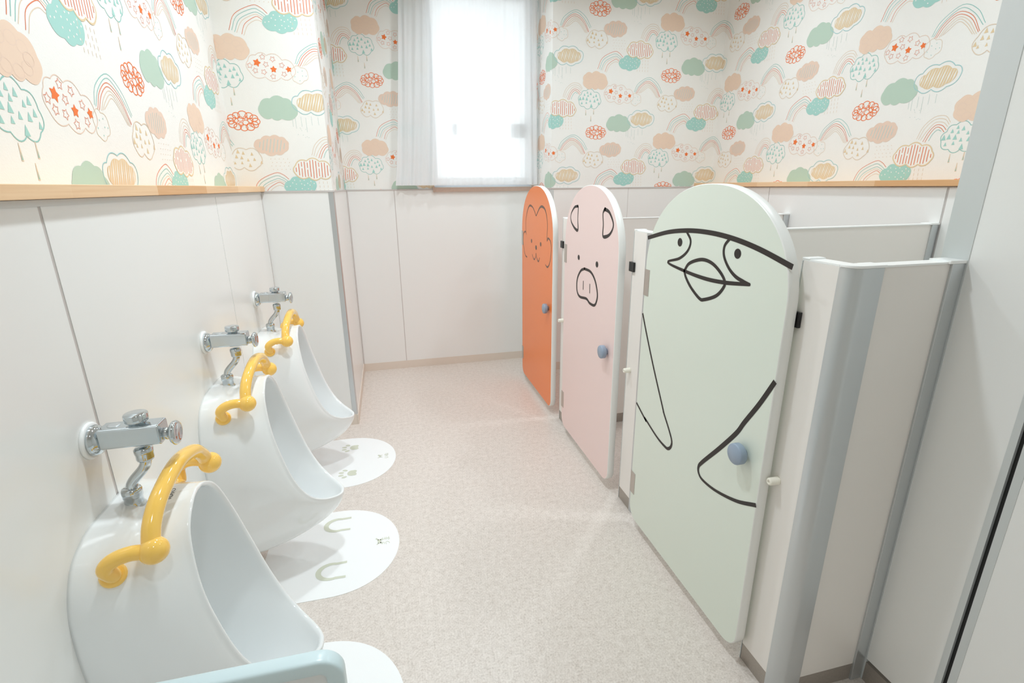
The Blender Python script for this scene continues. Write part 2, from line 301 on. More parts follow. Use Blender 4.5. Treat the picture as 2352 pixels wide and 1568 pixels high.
def make_tile():
    T = Tile(); rnd = random.Random(4)
    tri = lobes(M['tri'], .28); T.stroke(tri, .0026, 'p_teal', 1, True)
    for p in M['tris']:
        k = rnd.uniform(.7, 1.15)*.011; T.polys.append((1, 'p_tealfill', [(p[0]-k*.75, p[1]-k*.8), (p[0]+k*.75, p[1]-k*.8), (p[0], p[1]+k)]))
    for p in M['drops']:
        T.polys.append((1.1, 'p_beige', [(p[0]-.0035, p[1]-.016), (p[0]+.0035, p[1]-.016), (p[0]+.001, p[1]+.018), (p[0]-.001, p[1]+.018)]))
        T.polys.append((2, 'p_teal', [(p[0]-.0018, p[1]-.014), (p[0]+.0018, p[1]-.014), (p[0], p[1]+.002)]))
    st = lobes(M['star'], .24); T.stroke(st, .0022, 'p_pinkbeige', 1, True)
    for k, p in enumerate(M['starf']): T.fill(star_pts(p, (.018, .0155, .014)[k], .3+k), 'p_orange', 1)
    for k, p in enumerate(M['staro']): T.stroke(star_pts(p, .0125, k*.7), .0016, 'p_redline', 1, True)
    T.stroke(lobes(M['small'], .28), .0018, 'p_beige', 1, True)
    for p in M['smalld']: T.disc(p, .0018, .0022, 'p_tealfill', 1, 6)
    T.fill(lobes(M['green'], .2), 'p_green', 1)
    tn = lobes(M['tan'], .22); T.stroke(tn, .0026, 'p_blueline', 2, True)
    cx = sum(p[0] for p in tn)/len(tn); cy = sum(p[1] for p in tn)/len(tn)
    ti = [(cx+.004+(p[0]-cx)*.80, cy+(p[1]-cy)*.74) for p in tn]; T.fill(ti, 'p_tan', 1)
    for k in range(15):
        x = cx-.085+k*.0115
        for a, b in seg_in(ti, (x-.018, cy-.06), (x+.018, cy+.06)): T.stroke([a, ((a[0]+b[0])/2, (a[1]+b[1])/2), b], [.0012, .0030 if k % 2 else .0062, .0012], 'p_white', 2)
    for k, p in enumerate(M['rain1']): T.stroke([(p[0], p[1]), (p[0]+.001, p[1]-(.03, .05, .045, .065, .04, .035)[k])], .0014, 'p_rain', 1)
    for k in range(10):
        T.disc((M['rain1'][0][0]+rnd.uniform(-.005, .07), M['rain1'][0][1]-rnd.uniform(.03, .085)), .0016, .0016, 'p_rain', 1, 6)
    tl = lobes(M['teal'], .2); T.fill(tl, 'p_tealfill', 1)
    for p in M['teald']: T.disc(p, .0028, .0028, 'p_white', 2, 6)
    sp = lobes(M['stripe'], .24); T.fill(sp, 'p_white', 2); T.stroke(sp, .0048, 'p_tan', 3, True)
    xs = [p[0] for p in sp]; x0, x1 = min(xs), max(xs); ys = [p[1] for p in sp]; y0, y1 = min(ys), max(ys)
    si = [(((x0+x1)/2)+(p[0]-(x0+x1)/2)*.9, ((y0+y1)/2)+(p[1]-(y0+y1)/2)*.86) for p in sp]
    for k in range(13):
        x = x0+.013+k*(x1-x0-.024)/12
        for a, b in seg_in(si, (x-.001, y0), (x+.001, y1)):
            if k in (2, 4, 8):
                m = rnd.uniform(.35, .6); q = (a[0]+(b[0]-a[0])*m, a[1]+(b[1]-a[1])*m); q2 = (q[0], q[1]+.008)
                T.stroke([a, q], .0032, 'p_redline', 3); T.stroke([q2, b], .0032, 'p_redline', 3)
            else: T.stroke([a, b], .0036, 'p_redline', 3)
    for k in range(5):
        x = x0+.075+k*.019
        for j in range(4): T.stroke([(x+j*.001, y0-.006-j*.019), (x+j*.001, y0-.017-j*.019)], .0016, 'p_beige', 1)
    bg = lobes(M['beige'], .2); T.fill(bg, 'p_pinkbeige', 1)
    bx = sum(p[0] for p in bg)/len(bg); by = sum(p[1] for p in bg)/len(bg)
    bi = [(bx+(p[0]-bx)*.78, by+(p[1]-by)*.7) for p in bg]
    for k in range(8):
        x = bx-.055+k*.0155
        for a, b in seg_in(bi, (x-.012, by-.05), (x+.012, by+.05)): T.stroke([a, b], .0030, 'p_rain', 2)
    for j in range(4):
        for k in range(5): T.disc((bx-.015+k*.019+(j % 2)*.006, by-.062-j*.016), .0018, .0018, 'p_beige', 1, 6)
    T.stroke(lobes(M['btri'], .26), .0026, 'p_beige', 2, True)
    for p in M['btris']:
        k = rnd.uniform(.7, 1.1)*.010; T.polys.append((1, 'p_tan', [(p[0]-k*.75, p[1]-k*.8), (p[0]+k*.75, p[1]-k*.8), (p[0], p[1]+k)]))
    pc = lobes(M['peach'], .22); T.fill(pc, 'p_peach', 1)
    px = sum(p[0] for p in pc)/len(pc); py = sum(p[1] for p in pc)/len(pc)
    for k in range(9):
        a0 = k*.7; c = (px+.052*math.cos(a0), py+.030*math.sin(a0)); r = .017
        T.stroke([(c[0]+r*math.cos(2*PI*j/10), c[1]+r*.8*math.sin(2*PI*j/10)) for j in range(10)], .0013, 'p_pinkbeige', 2, True)
    # scribble cloud of loops
    for k in range(12):
        a = 2*PI*k/12; c = (.055*math.cos(a), .028*math.sin(a)); r = .0175*rnd.uniform(.85, 1.15)
        T.stroke([(c[0]+r*math.cos(2*PI*j/12+k), c[1]+r*.82*math.sin(2*PI*j/12+k)) for j in range(12)], .0031, 'p_orange', 1, True)
    for cx_, cy_, r in ((-.034, .004, .013), (-.012, .010, .012), (.010, -.006, .013), (.032, .004, .012), (-.012, -.014, .010), (.034, -.014, .009), (.012, .014, .010)):
        T.stroke([(cx_+r*math.cos(2*PI*j/10), cy_+r*.9*math.sin(2*PI*j/10)) for j in range(10)], .0023, 'p_orange', 1, True)
    for key, cols in (('rB', ['p_teal', 'p_teal', 'p_redline', 'p_redline', 'p_beige', 'p_beige', 'p_beige']),
                      ('rA', ['p_redline', 'p_teal', 'p_teal', 'p_beige', 'p_redline', 'p_beige']),
                      ('rC', ['p_beige', 'p_beige', 'p_beige', 'p_redline', 'p_redline', 'p_teal'])):
        for l, c in zip(M[key], cols):
            q = catmull([(p[0], p[1], 0) for p in l], 5); T.stroke([(p.x, p.y) for p in q], .0022, c, 0)
    return T.polys
TILE = make_tile()
def clip(poly, u0, u1, v0, v1):
    for ax, lim, sgn in ((0, u0, 1), (0, u1, -1), (1, v0, 1), (1, v1, -1)):
        out = []; n = len(poly)
        for i in range(n):
            a, b = poly[i], poly[(i+1) % n]; da, db = (a[ax]-lim)*sgn, (b[ax]-lim)*sgn
            if da >= 0: out.append(a)
            if (da >= 0) != (db >= 0):
                t = da/(da-db); out.append((a[0]+(b[0]-a[0])*t, a[1]+(b[1]-a[1])*t))
        poly = out
        if len(poly) < 3: return []
    return poly
def paper_print(mb, to3d, rects, phase):
    """prints the repeating cloud pattern on the rectangles (u0,u1,v0,v1) of a wall"""
    for (u0, u1, v0, v1) in rects:
        for i in range(-8, 9):
            for j in range(-8, 9):
                ou = phase[0]+i*.5167; ov = phase[1]+j*.7087-(i % 2)*.35435
                if ou+.5 < u0 or ou-.45 > u1 or ov+.4 < v0 or ov-.6 > v1: continue
                for L, m, poly in TILE:
                    q = clip([(p[0]+ou, p[1]+ov) for p in poly], u0, u1, v0, v1)
                    if q: mb.face(mb.add([to3d(p[0], p[1], .0003+.0002*L) for p in q]), m)

# ------------------------------------------------------------------ room shell
XL, XLU = -.589, -.69            # lower and upper left wall faces
YC, XC = 2.784, -.256            # pipe chase front face / side face
YB = 3.674                       # window wall
XR0, YR = 1.072, 3.345           # right chase: side face x, front face y
XR, XRU = 2.155, 2.27            # lower and upper right wall faces
XP, YP = 1.17, .86               # closet wall beside the last stall
ZW = 1.285                       # top of the wainscot
Y0 = -1.3                        # wall behind the camera
struct(box('floor', (-.9, 2.6, Y0-.1, YB+.1, -.06, 0), 'floor'))
struct(box('ceiling', (-.9, 2.6, Y0-.1, YB+.3, CEIL, CEIL+.06), 'ceiling'))

w = MB().box(XLU-.12, XLU, Y0, YC+.3, 0, CEIL, 'paper')
paper_print(w, lambda u, v, e: (XLU+e, u, v), [(.3, YC, 1.30, CEIL)], (1.843, 1.608))
wl = struct(w.build('wall_left'))
w = MB().box(XLU, XL-.012, Y0, YC, 0, ZW, 'panel'); w.build('furring', wl)
for a, b in ((Y0, .30), (.304, 1.0730), (1.0820, 2.0595), (2.0625, YC-.012)):
    box('wall_panel', (XL-.012, XL, a, b, .06, ZW-.005), 'panel', wl)
for y, h, m_ in ((.302, .004, 'joint'), (1.0775, .009, 'joint'), (2.061, .003, 'joint_dark')): box('joint_strip', (XL-.012, XL-.0012, y-h/2, y+h/2, .06, ZW-.005), m_, wl)
box('corner_trim', (XL-.012, XL+.001, YC-.012, YC-.001, .06, ZW-.002), 'joint', wl)
struct(box('baseboard_left', (XL-.012, XL+.004, Y0, YC, 0, .06), 'beige_base', bevel=.002))
box('cap_strip', (XL-.012, XL+.003, Y0, YC-.002, ZW-.011, ZW), 'alu_flat', wl)
led = struct(box('trim_1', (XLU, XL+.018, Y0, YC-.001, ZW+.001, ZW+.026), 'wood', bevel=.0015))

# pipe chase between urinals and window wall
w = MB().box(XLU-.1, XC, YC, YB+.1, 0, CEIL, 'paper')
paper_print(w, lambda u, v, e: (u, YC-e, v), [(XLU, XC, ZW+.005, CEIL)], (-.62, 1.603))
paper_print(w, lambda u, v, e: (XC+e, u, v), [(YC, YB, ZW+.005, CEIL)], (-.62+YC-XC, 1.603))
wc = struct(w.build('wall_back_left'))
box('wall_panel', (XL, XC-.02, YC-.004, YC, .06, ZW-.004), 'panel_back', wc)
box('wall_panel', (XC, XC+.004, YC+.022, YB, .06, ZW-.004), 'panel_back', wc)
o = MB().prism([(XC-.022, YC-.006), (XC+.001, YC-.006), (XC+.006, YC-.001), (XC+.006, YC+.022), (XC-.001, YC+.022), (XC-.001, YC+.001), (XC-.022, YC+.001)], 2, .06, ZW-.004, 'alu').build('corner_trim', wc, .001)
box('cap_strip', (XL, XC+.006, YC-.007, YC, ZW-.004, ZW+.004), 'joint', wc); box('cap_strip', (XC, XC+.007, YC, YB, ZW-.004, ZW+.004), 'joint', wc)
struct(box('baseboard_back_left', (XL, XC, YC-.008, YC, 0, .062), 'beige_base')); struct(box('baseboard_side', (XC, XC+.009, YC-.008, YB, 0, .062), 'beige_base', bevel=.002))

# window wall
WX0, WX1, WZ0, WZ1 = .335, 1.03, 1.30, 2.50
w = MB().box(-.3, WX0, YB, YB+.12, 0, CEIL, 'paper'); w.box(WX1, XR0+.1, YB, YB+.12, 0, CEIL, 'paper')
w.box(WX0, WX1, YB, YB+.12, 0, WZ0, 'paper'); w.box(WX0, WX1, YB, YB+.12, WZ1, CEIL, 'paper')
paper_print(w, lambda u, v, e: (u, YB-e, v), [(XC, WX0, ZW+.005, CEIL), (WX1, XR0, ZW+.005, CEIL)], (-.027, 1.954))
wb_ = struct(w.build('wall_back'))
for a, b in ((XC+.006, .0575), (.0625, XR0)): box('wall_panel', (a, b, YB-.004, YB, .058, ZW-.004), 'panel_back', wb_)
box('joint_strip', (.0575, .0625, YB-.003, YB, .058, ZW-.004), 'joint', wb_)
box('corner_trim', (XC+.004, XC+.012, YB-.010, YB-.002, .058, ZW-.004), 'joint', wb_)
box('cap_strip', (XC, XR0, YB-.007, YB, ZW-.004, ZW+.004), 'joint', wb_)
struct(box('baseboard_back', (XC+.006, XR0, YB-.006, YB, 0, .058), 'beige_base'))

win = MB()
for x0, x1 in ((WX0, WX0+.03), (WX1-.03, WX1)): win.box(x0, x1, YB+.03, YB+.08, WZ0+.03, WZ1, 'win_frame')
win.box(WX0, WX1, YB+.03, YB+.08, WZ0, WZ0+.035, 'win_frame'); win.box(WX0, WX1, YB+.03, YB+.08, WZ1-.03, WZ1, 'win_frame')
wf = struct(win.build('window_1', None, .002))
box('window_pane', (WX0+.02, WX1-.02, YB+.05, YB+.055, WZ0+.03, WZ1-.02), 'glass', wf)
box('window_latch', (.89, .985, YB+.002, YB+.028, 1.625, 1.715), 'latch_grey', wf, .006)
box('window_latch', (.478, .508, YB+.002, YB+.028, 1.64, 1.71), 'latch_grey', wf, .006)
sl = MB().box(WX0, WX1, YB-.022, YB+.03, ZW-.016, ZW+.012, 'brown_wood')
sl.box(WX0-.012, WX0, YB-.024, YB+.0, ZW-.018, ZW+.022, 'brown_wood'); sl.box(WX1, WX1+.012, YB-.024, YB+.0, ZW-.018, ZW+.022, 'brown_wood')
sl.build('window_sill', wf, .001)

# right chase, stall back wall, right wall
w = MB().box(XR0, XRU+.3, YR, YB+.2, 0, CEIL, 'paper')
paper_print(w, lambda u, v, e: (u, YR-e, v), [(XR0, XRU, ZW+.005, CEIL)], (1.893, 1.988))
paper_print(w, lambda u, v, e: (XR0-e, YR+XR0-u, v), [(XR0-(YB-YR), XR0, ZW+.005, CEIL)], (1.893, 1.988))
wr = struct(w.build('wall_back_right'))
for a, b in ((XR0+.02, 1.6295), (1.6325, XR)): box('wall_panel', (a, b, YR-.004, YR, .06, ZW-.004), 'panel_back', wr)
box('joint_strip', (1.6295, 1.6325, YR-.003, YR, .06, ZW-.004), 'joint', wr)
box('wall_panel', (XR0-.004, XR0, YR+.02, YB-.004, .06, ZW-.004), 'panel_back', wr)
MB().prism([(XR0-.006, YR-.006), (XR0+.02, YR-.006), (XR0+.02, YR), (XR0, YR), (XR0, YR+.02), (XR0-.006, YR+.02)], 2, .06, ZW-.004, 'alu_flat').build('corner_trim', wr, .001)
box('cap_strip', (XR0-.007, XR, YR-.008, YR, ZW-.004, ZW+.004), 'joint', wr); box('cap_strip', (XR0-.008, XR0, YR, YB-.007, ZW-.004, ZW+.004), 'joint', wr)
struct(box('baseboard_back_right', (XR0-.006, XR, YR-.006, YR, 0, .06), 'beige_base'))
w = MB().box(XRU, XRU+.12, YP-.1, YR+.2, 0, CEIL, 'paper')
paper_print(w, lambda u, v, e: (XRU-e, -u, v), [(-YR, -YP, ZW+.02, CEIL)], (-2.683, 1.984))
wrt = struct(w.build('wall_right'))
MB().box(XR+.012, XRU, YP, YR, 0, ZW, 'panel').build('furring', wrt)
for a, b in ((YP, 1.608), (1.618, 2.600), (2.605, YR-.01)): box('wall_panel', (XR, XR+.012, a, b, .06, ZW-.004), 'panel', wrt)
for a, b in ((1.608, 1.618), (2.600, 2.605)): box('joint_strip', (XR+.003, XR+.012, a, b, .06, ZW-.004), 'joint', wrt)
struct(box('baseboard_right', (XR-.004, XR+.012, YP, YR, 0, .06), 'beige_base'))
struct(box('trim_2', (XR-.018, XRU, YP, YR-.001, ZW+.001, ZW+.026), 'wood', bevel=.0015))

# closet wall beside the last stall, running towards the camera
wp = struct(MB().box(XP+.012, XRU+.3, Y0, YP, 0, CEIL, 'panel').build('wall_right_front'))
box('wall_panel', (XP, XP+.012, .645, .80, .07, CEIL), 'panel', wp); box('wall_panel', (XP, XP+.012, Y0, .606, .07, CEIL), 'panel', wp)
box('edge_post', (XP-.0015, XP+.012, .80, .857, .0, CEIL), 'alu_flat', wp, .001)
box('joint_profile', (XP-.001, XP+.012, .632, .645, 0, CEIL), 'alu_flat', wp)
box('shadow_gap', (XP+.006, XP+.0125, .6215, .632, 0, CEIL), 'dark_gap', wp)
box('joint_profile', (XP-.001, XP+.012, .606, .6215, 0, CEIL), 'alu_flat', wp)
struct(box('baseboard_right_front', (XP-.001, XP+.012, .645, .80, 0, .06), 'steel_kick'))
# rest of the room behind the camera
struct(box('wall_front', (-.9, 2.6, Y0-.12, Y0, 0, CEIL), 'paper'))

# ------------------------------------------------------------------ curtain
def make_curtain():
    yb = YB-.062; z0, z1 = 1.312, 2.56; mb = MB(); nu = 260; rnd = random.Random(2)
    zs = [z0, z0+.006, z0+.045, z0+.050]+[z0+.05+(z1-z0-.05)*k/26 for k in range(1, 27)]
    fold = [(k, rnd.uniform(0, 6.3), rnd.uniform(.5, 1)) for k in (7, 11, 17, 26)]
    grid = []
    for z in zs:
        t = (z-z0)/(z1-z0); row = []
        for i in range(nu+1):
            s = i/nu; xa = .072+.10*t**.8; xb = 1.055+.0*t
            # cloth hangs fuller at both ends, flatter in front of the pane
            x = xa+(xb-xa)*s
            full = .35+.65*math.exp(-((s-.12)/.16)**2)+.5*math.exp(-((s-1)/.1)**2)
            d = sum(a*math.sin(k*2*PI*s*(.93+.02*t)+p+.4*math.sin(3*t+k)) for k, p, a in fold)/len(fold)*.026*full*(1-.25*t)
            row.append((x+.006*math.sin(41*s+2*t)*full, yb+d, z))
        grid.append(mb.add(row))
    for j in range(len(zs)-1):
        for i in range(nu): mb.face([grid[j][i], grid[j][i+1], grid[j+1][i+1], grid[j+1][i]], 'sheer', True)
    mb.keep = True
    o = mb.build('curtain')
    return o
cur = make_curtain(); cur.modifiers.new('thick', 'SOLIDIFY').thickness = .0006
tag(cur, 'sheer white curtain with soft folds hanging in front of the bright window', 'curtain')
hm = MB(); me = cur.data
n_ = 261
for j in (0, 1, 2):
    a = [Vector(me.vertices[j*n_+i].co)+Vector((0, -.0022, 0)) for i in range(n_)]; b = [Vector(me.vertices[(j+1)*n_+i].co)+Vector((0, -.0022, 0)) for i in range(n_)]
    A = hm.add(a); B = hm.add(b)
    for i in range(n_-1): hm.face([A[i], A[i+1], B[i+1], B[i]], 'sheer', True)
hm.build('hem', cur)

# ------------------------------------------------------------------ urinals
RIM = catmull([(x, z, h) for x, z, h in [(-.430, .712, 0), (-.428, .702, .040), (-.424, .66, .090), (-.411, .57, .124), (-.391, .48, .135), (-.362, .38, .134), (-.328, .312, .118), (-.290, .275, .088), (-.253, .256, .052), (-.232, .249, .022), (-.2275, .248, 0)]], 10)
def urinal_body(mb):
    N = 120
    back = catmull([(.697, .0, 0), (.697, .06, 0), (.690, .10, 0), (.667, .145, 0), (.62, .176, 0), (.56, .190, 0), (.46, .192, 0), (.33, .178, 0), (.22, .155, 0), (.13, .115, 0), (.085, .07, 0), (.072, 0, 0)], 12)
    def at(L, s): 
        f = s*(len(L)-1); i = min(int(f), len(L)-2); return L[i].lerp(L[i+1], f-i)
    rings = []; K = 22
    cols = []
    for j in range(N):
        u = j/N; s = u*2 if u <= .5 else (1-u)*2; sg = -1 if u <= .5 else 1
        b = at(back, s); B = Vector((0, sg*b.y, b.x))
        r = at(RIM, s); R = Vector((r.x-XL, sg*r.z, r.y))
        # tangents: leaves the wall straight ahead, reaches the rim from outside
        top = max(0, 1-s/.28); bot = max(0, (s-.62)/.38)
        T0 = Vector((.16, 0, 0)).lerp(Vector((.42, 0, -.03)), bot)
        T1 = Vector((.10, -sg*.13, 0)); T1 = T1.lerp(Vector((.22, -sg*.01, .02)), min(1, top*1.2)); T1 = T1.lerp(Vector((.04, -sg*.02, .30)), min(1, bot*1.15))
        col = []
        for k in range(K+1):
            t = k/K; h00 = 2*t**3-3*t*t+1; h10 = t**3-2*t*t+t; h01 = -2*t**3+3*t*t; h11 = t**3-t*t
            p = B*h00+T0*h10+R*h01+T1*h11
            p.z -= .013*math.exp(-((t-.50)/.12)**2)*min(1, top*1.3)       # waist behind the hood
            col.append(p)
        # rolled rim then the inner face
        inn = Vector((-.045, -sg*0, 0)); ctr = Vector((.12, 0, R.z*.75+.08))
        side = Vector((0, -sg, 0))*(1 if r.z > .02 else r.z/.02)
        up = Vector((0, 0, 1))
        nin = (side*.8*(1-bot)+Vector((0, 0, -1))*top*1.0+Vector((-1, 0, 0))*bot*.9+side*.4*bot+Vector((-.1,0,0))); nin.normalize()
        nout = Vector((1, 0, .35*(1-top))).lerp(Vector((.15, 0, 1)), bot).normalized()
        for a in (35, 75, 115, 155): 
            ar = math.radians(a); col.append(R+nin*.006*(1-math.cos(ar))+nout*.006*math.sin(ar))
        R2 = R+nin*.0125
        # inner back loop
        cb = Vector((.030, B.y*.60, .16+(B.z-.07)*.80))
        deep = Vector((.07, sg*r.z*.55, max(.125, min(R.z-.03, .62)))) if False else None
        inner_end = Vector((.032, sg*b.y*.55, .155+(b.x-.072)*.80))
        T2 = Vector((-.10, -sg*.005, 0)).lerp(Vector((-.02, 0, -.20)), bot).lerp(Vector((-.08, 0, .02)), top)
        T3 = Vector((-.08, -sg*.10, -.02)).lerp(Vector((-.20, 0, .10)), bot)
        for k in range(0, 15):
            t = k/14; h00 = 2*t**3-3*t*t+1; h10 = t**3-2*t*t+t; h01 = -2*t**3+3*t*t; h11 = t**3-t*t
            col.append(R2*h00+T2*h10+inner_end*h01+T3*h11)
        ctr = Vector((.028, 0, .40))
        for k in range(1, 4): col.append(inner_end.lerp(ctr, k/4))
        cols.append(mb.add(col))
    n = len(cols[0])
    for j in range(N):
        a, b = cols[j], cols[(j+1) % N]
        for k in range(n-1): mb.face([a[k], b[k], b[k+1], a[k+1]], 'ceramic', True)
    mb.face([cols[j][n-1] for j in range(N)], 'ceramic', True)
    mb.face([cols[j][0] for j in range(N)][::-1], 'ceramic')
def text_mesh(txt, size, mat, parent, loc, rot, name):
    cu = bpy.data.curves.new(name, 'FONT'); cu.body = txt; cu.size = size; cu.align_x = 'CENTER'; cu.align_y = 'CENTER'; cu.extrude = .0002
    t = bpy.data.objects.new(name, cu); C.objects.link(t); bpy.context.view_layer.update()
    me = bpy.data.meshes.new_from_object(t.evaluated_get(bpy.context.evaluated_depsgraph_get())); bpy.data.objects.remove(t)
    me.materials.clear(); me.materials.append(MATS[mat]); o = bpy.data.objects.new(name, me); C.objects.link(o); o.parent = parent
    o.location = loc; o.rotation_euler = rot; return o
UY = (1.038, 1.698, 2.358)
ul = ['white ceramic child urinal nearest the camera, behind the pale blue framed screen', 'middle one of the three white ceramic child urinals, above the horseshoe mat', 'farthest white ceramic child urinal, above the paw print mat']
ur = thing('urinal', ul[0], 'urinal', (XL, UY[0], 0), 'child urinals along the left wall')
mb = MB(); urinal_body(mb); body = mb.build('bowl', ur)
# drain grate inside the bowl
MB().lathe([(0, .004), (.022, .004), (.026, 0), (0, 0)], (.085, 0, .1575), (0, 0, 1), 'ceramic', 28).build('drain_cover', ur)
from mathutils.bvhtree import BVHTree
_b = BVHTree.FromPolygons([v.co for v in body.data.vertices], [p.vertices[:] for p in body.data.polygons])
hit, nrm, _i, _d = _b.ray_cast(Vector((.119, -.008, 1)), Vector((0, 0, -1)))
nrm = nrm if nrm.z > 0 else -nrm; up_ = Vector((-1, 0, 0)); up_ = (up_-nrm*up_.dot(nrm)).normalized(); rt_ = up_.cross(nrm)
text_mesh('TOTO', .012, 'text_dark', ur, hit+nrm*.0012, Matrix((rt_, up_, nrm)).transposed().to_euler(), 'maker_mark')
# yellow grab bar (local x from wall, y along it, z up)
bx = -.455-XL
path = catmull([(bx, -.155, .688), (bx-.002, -.130, .722), (bx, -.085, .752), (bx+.002, 0, .770), (bx, .085, .752), (bx-.002, .130, .722), (bx, .155, .688)], 8)
gb = MB().tube(path, .0155, 'yellow', 22).build('grab_bar', ur)
for sg in (-1, 1):
    MB().ball((bx+.004, sg*.155, .684), .0245, 'yellow', 30).build('ball_joint', gb)
    hit, nrm, _i, _d = _b.ray_cast(Vector((bx-.070, sg*.4, .642)), Vector((0, -sg, 0)))
    nrm = nrm if nrm.y*sg > 0 else -nrm
    arm = catmull([(bx-.002, sg*.158, .684), (bx-.028, sg*.163, .690), (bx-.054, sg*.168, .685), (bx-.069, sg*.169, .670), hit+nrm*.010, hit], 8)
    MB().tube(arm, .0135, 'yellow', 20).build('bar_arm', gb)
    MB().lathe([(0, -.008), (.0205, -.008), (.021, .003), (.0165, .008), (0, .008)], hit, nrm, 'yellow', 28).build('bar_flange', gb)

fl = ['chrome flush valve above the nearest urinal', 'chrome flush valve above the middle urinal', 'chrome flush valve above the farthest urinal']
fv = thing('flush_valve', fl[0], 'flush valve', (XL, UY[0], .84), 'flush valves on the left wall')
MB().lathe([(0, 0), (.036, 0), (.036, .004), (.033, .007), (0, .007)], (0, 0, 0), (1, 0, 0), 'white_plastic', 40).build('wall_washer', fv)
MB().lathe([(0, .006), (.030, .006), (.0305, .010), (.027, .018), (.020, .024), (.014, .026), (.014, .034), (0, .034)], (0, 0, 0), (1, 0, 0), 'chrome', 40).build('wall_flange', fv)
vb = MB().prism([(-.0225, -.0165), (-.018, -.021), (.018, -.021), (.0225, -.0165), (.0225, .0165), (.018, .021), (-.018, .021), (-.0225, .0165)], 0, .024, .128, 'chrome').build('valve_body', fv, .0045, 4)
vb.location = (0, 0, .006)
MB().lathe([(0, 0), (.011, 0), (.011, .001), (.009, .0014), (0, .0006)], (.046, 0, .0265), (0, 0, 1), 'alu', 30).build('cover_screw', fv)
MB().lathe([(0, -.004), (.014, -.004), (.0145, .003), (.0195, .004), (.0205, .006), (.0205, .018), (.019, .020), (0, .020)], (.086, 0, .028), (0, 0, 1), 'chrome', 40).build('push_button', fv)
MB().lathe([(0, 0), (.012, 0), (.012, .012), (.0095, .013), (.0095, .016), (.019, .017), (.0235, .020), (.0245, .024), (.022, .028), (.017, .029), (.0155, .0275), (0, .0275)], (.124, 0, -.001), (1, 0, 0), 'chrome', 40).build('stop_knob', fv)
pp = catmull([(.085, 0, -.030), (.085, 0, -.052), (.078, 0, -.070), (.058, 0, -.092), (.050, 0, -.105), (.049, 0, -.122)], 8)
MB().tube(pp, .0100, 'chrome', 22).build('supply_pipe', fv)
MB().lathe([(0, -.018), (.0145, -.018), (.0155, -.014), (.0155, -.004), (.0165, -.002), (.0165, .006), (.013, .010), (0, .012)], (.085, 0, -.034), (0, 0, 1), 'chrome', 32).build('union_nut', fv)
MB().lathe([(0, -.152), (.020, -.152), (.0205, -.149), (.0165, -.145), (.0165, -.130), (.018, -.129), (.018, -.116), (.0165, -.112), (.0105, -.109), (0, -.109)], (.047, 0, 0), (0, 0, 1), 'chrome', 32).build('spud_coupling', fv)
for k in (1, 2):
    dup(ur, (XL, UY[k], 0), ul[k]); dup(fv, (XL, UY[k], .84), fl[k])

# ------------------------------------------------------------------ printed floor mats
def mat_outline(c):
    pts = [(-.53, c-.24), (-.30, c-.24)]
    pts += [(-.295+.245*math.sin(a)**.9 if math.sin(a) > 0 else -.295, c-.24*math.cos(a)) for a in [PI*k/40 for k in range(1, 40)]]
    pts += [(-.30, c+.24), (-.53, c+.24)]
    return pts
def strokes_flat(mb, pts, w, mat, z):
    T = Tile(); T.stroke(pts, w, mat, 0)
    for L, m, q in T.polys: mb.face(mb.add([(p[0], p[1], z) for p in q]), m)
def arc(cx, cy, rx, ry, a0, a1, n=22): return [(cx+rx*math.cos(math.radians(a0+(a1-a0)*k/n)), cy+ry*math.sin(math.radians(a0+(a1-a0)*k/n))) for k in range(n+1)]
def blob(mb, c, rx, ry, rot, z, mat='mat_print', n=20):
    cr, sr = math.cos(rot), math.sin(rot)
    mb.face(mb.add([(c[0]+rx*math.cos(2*PI*k/n)*cr-ry*math.sin(2*PI*k/n)*sr, c[1]+rx*math.cos(2*PI*k/n)*sr+ry*math.sin(2*PI*k/n)*cr, z) for k in range(n)]), mat)
ZM = .0026
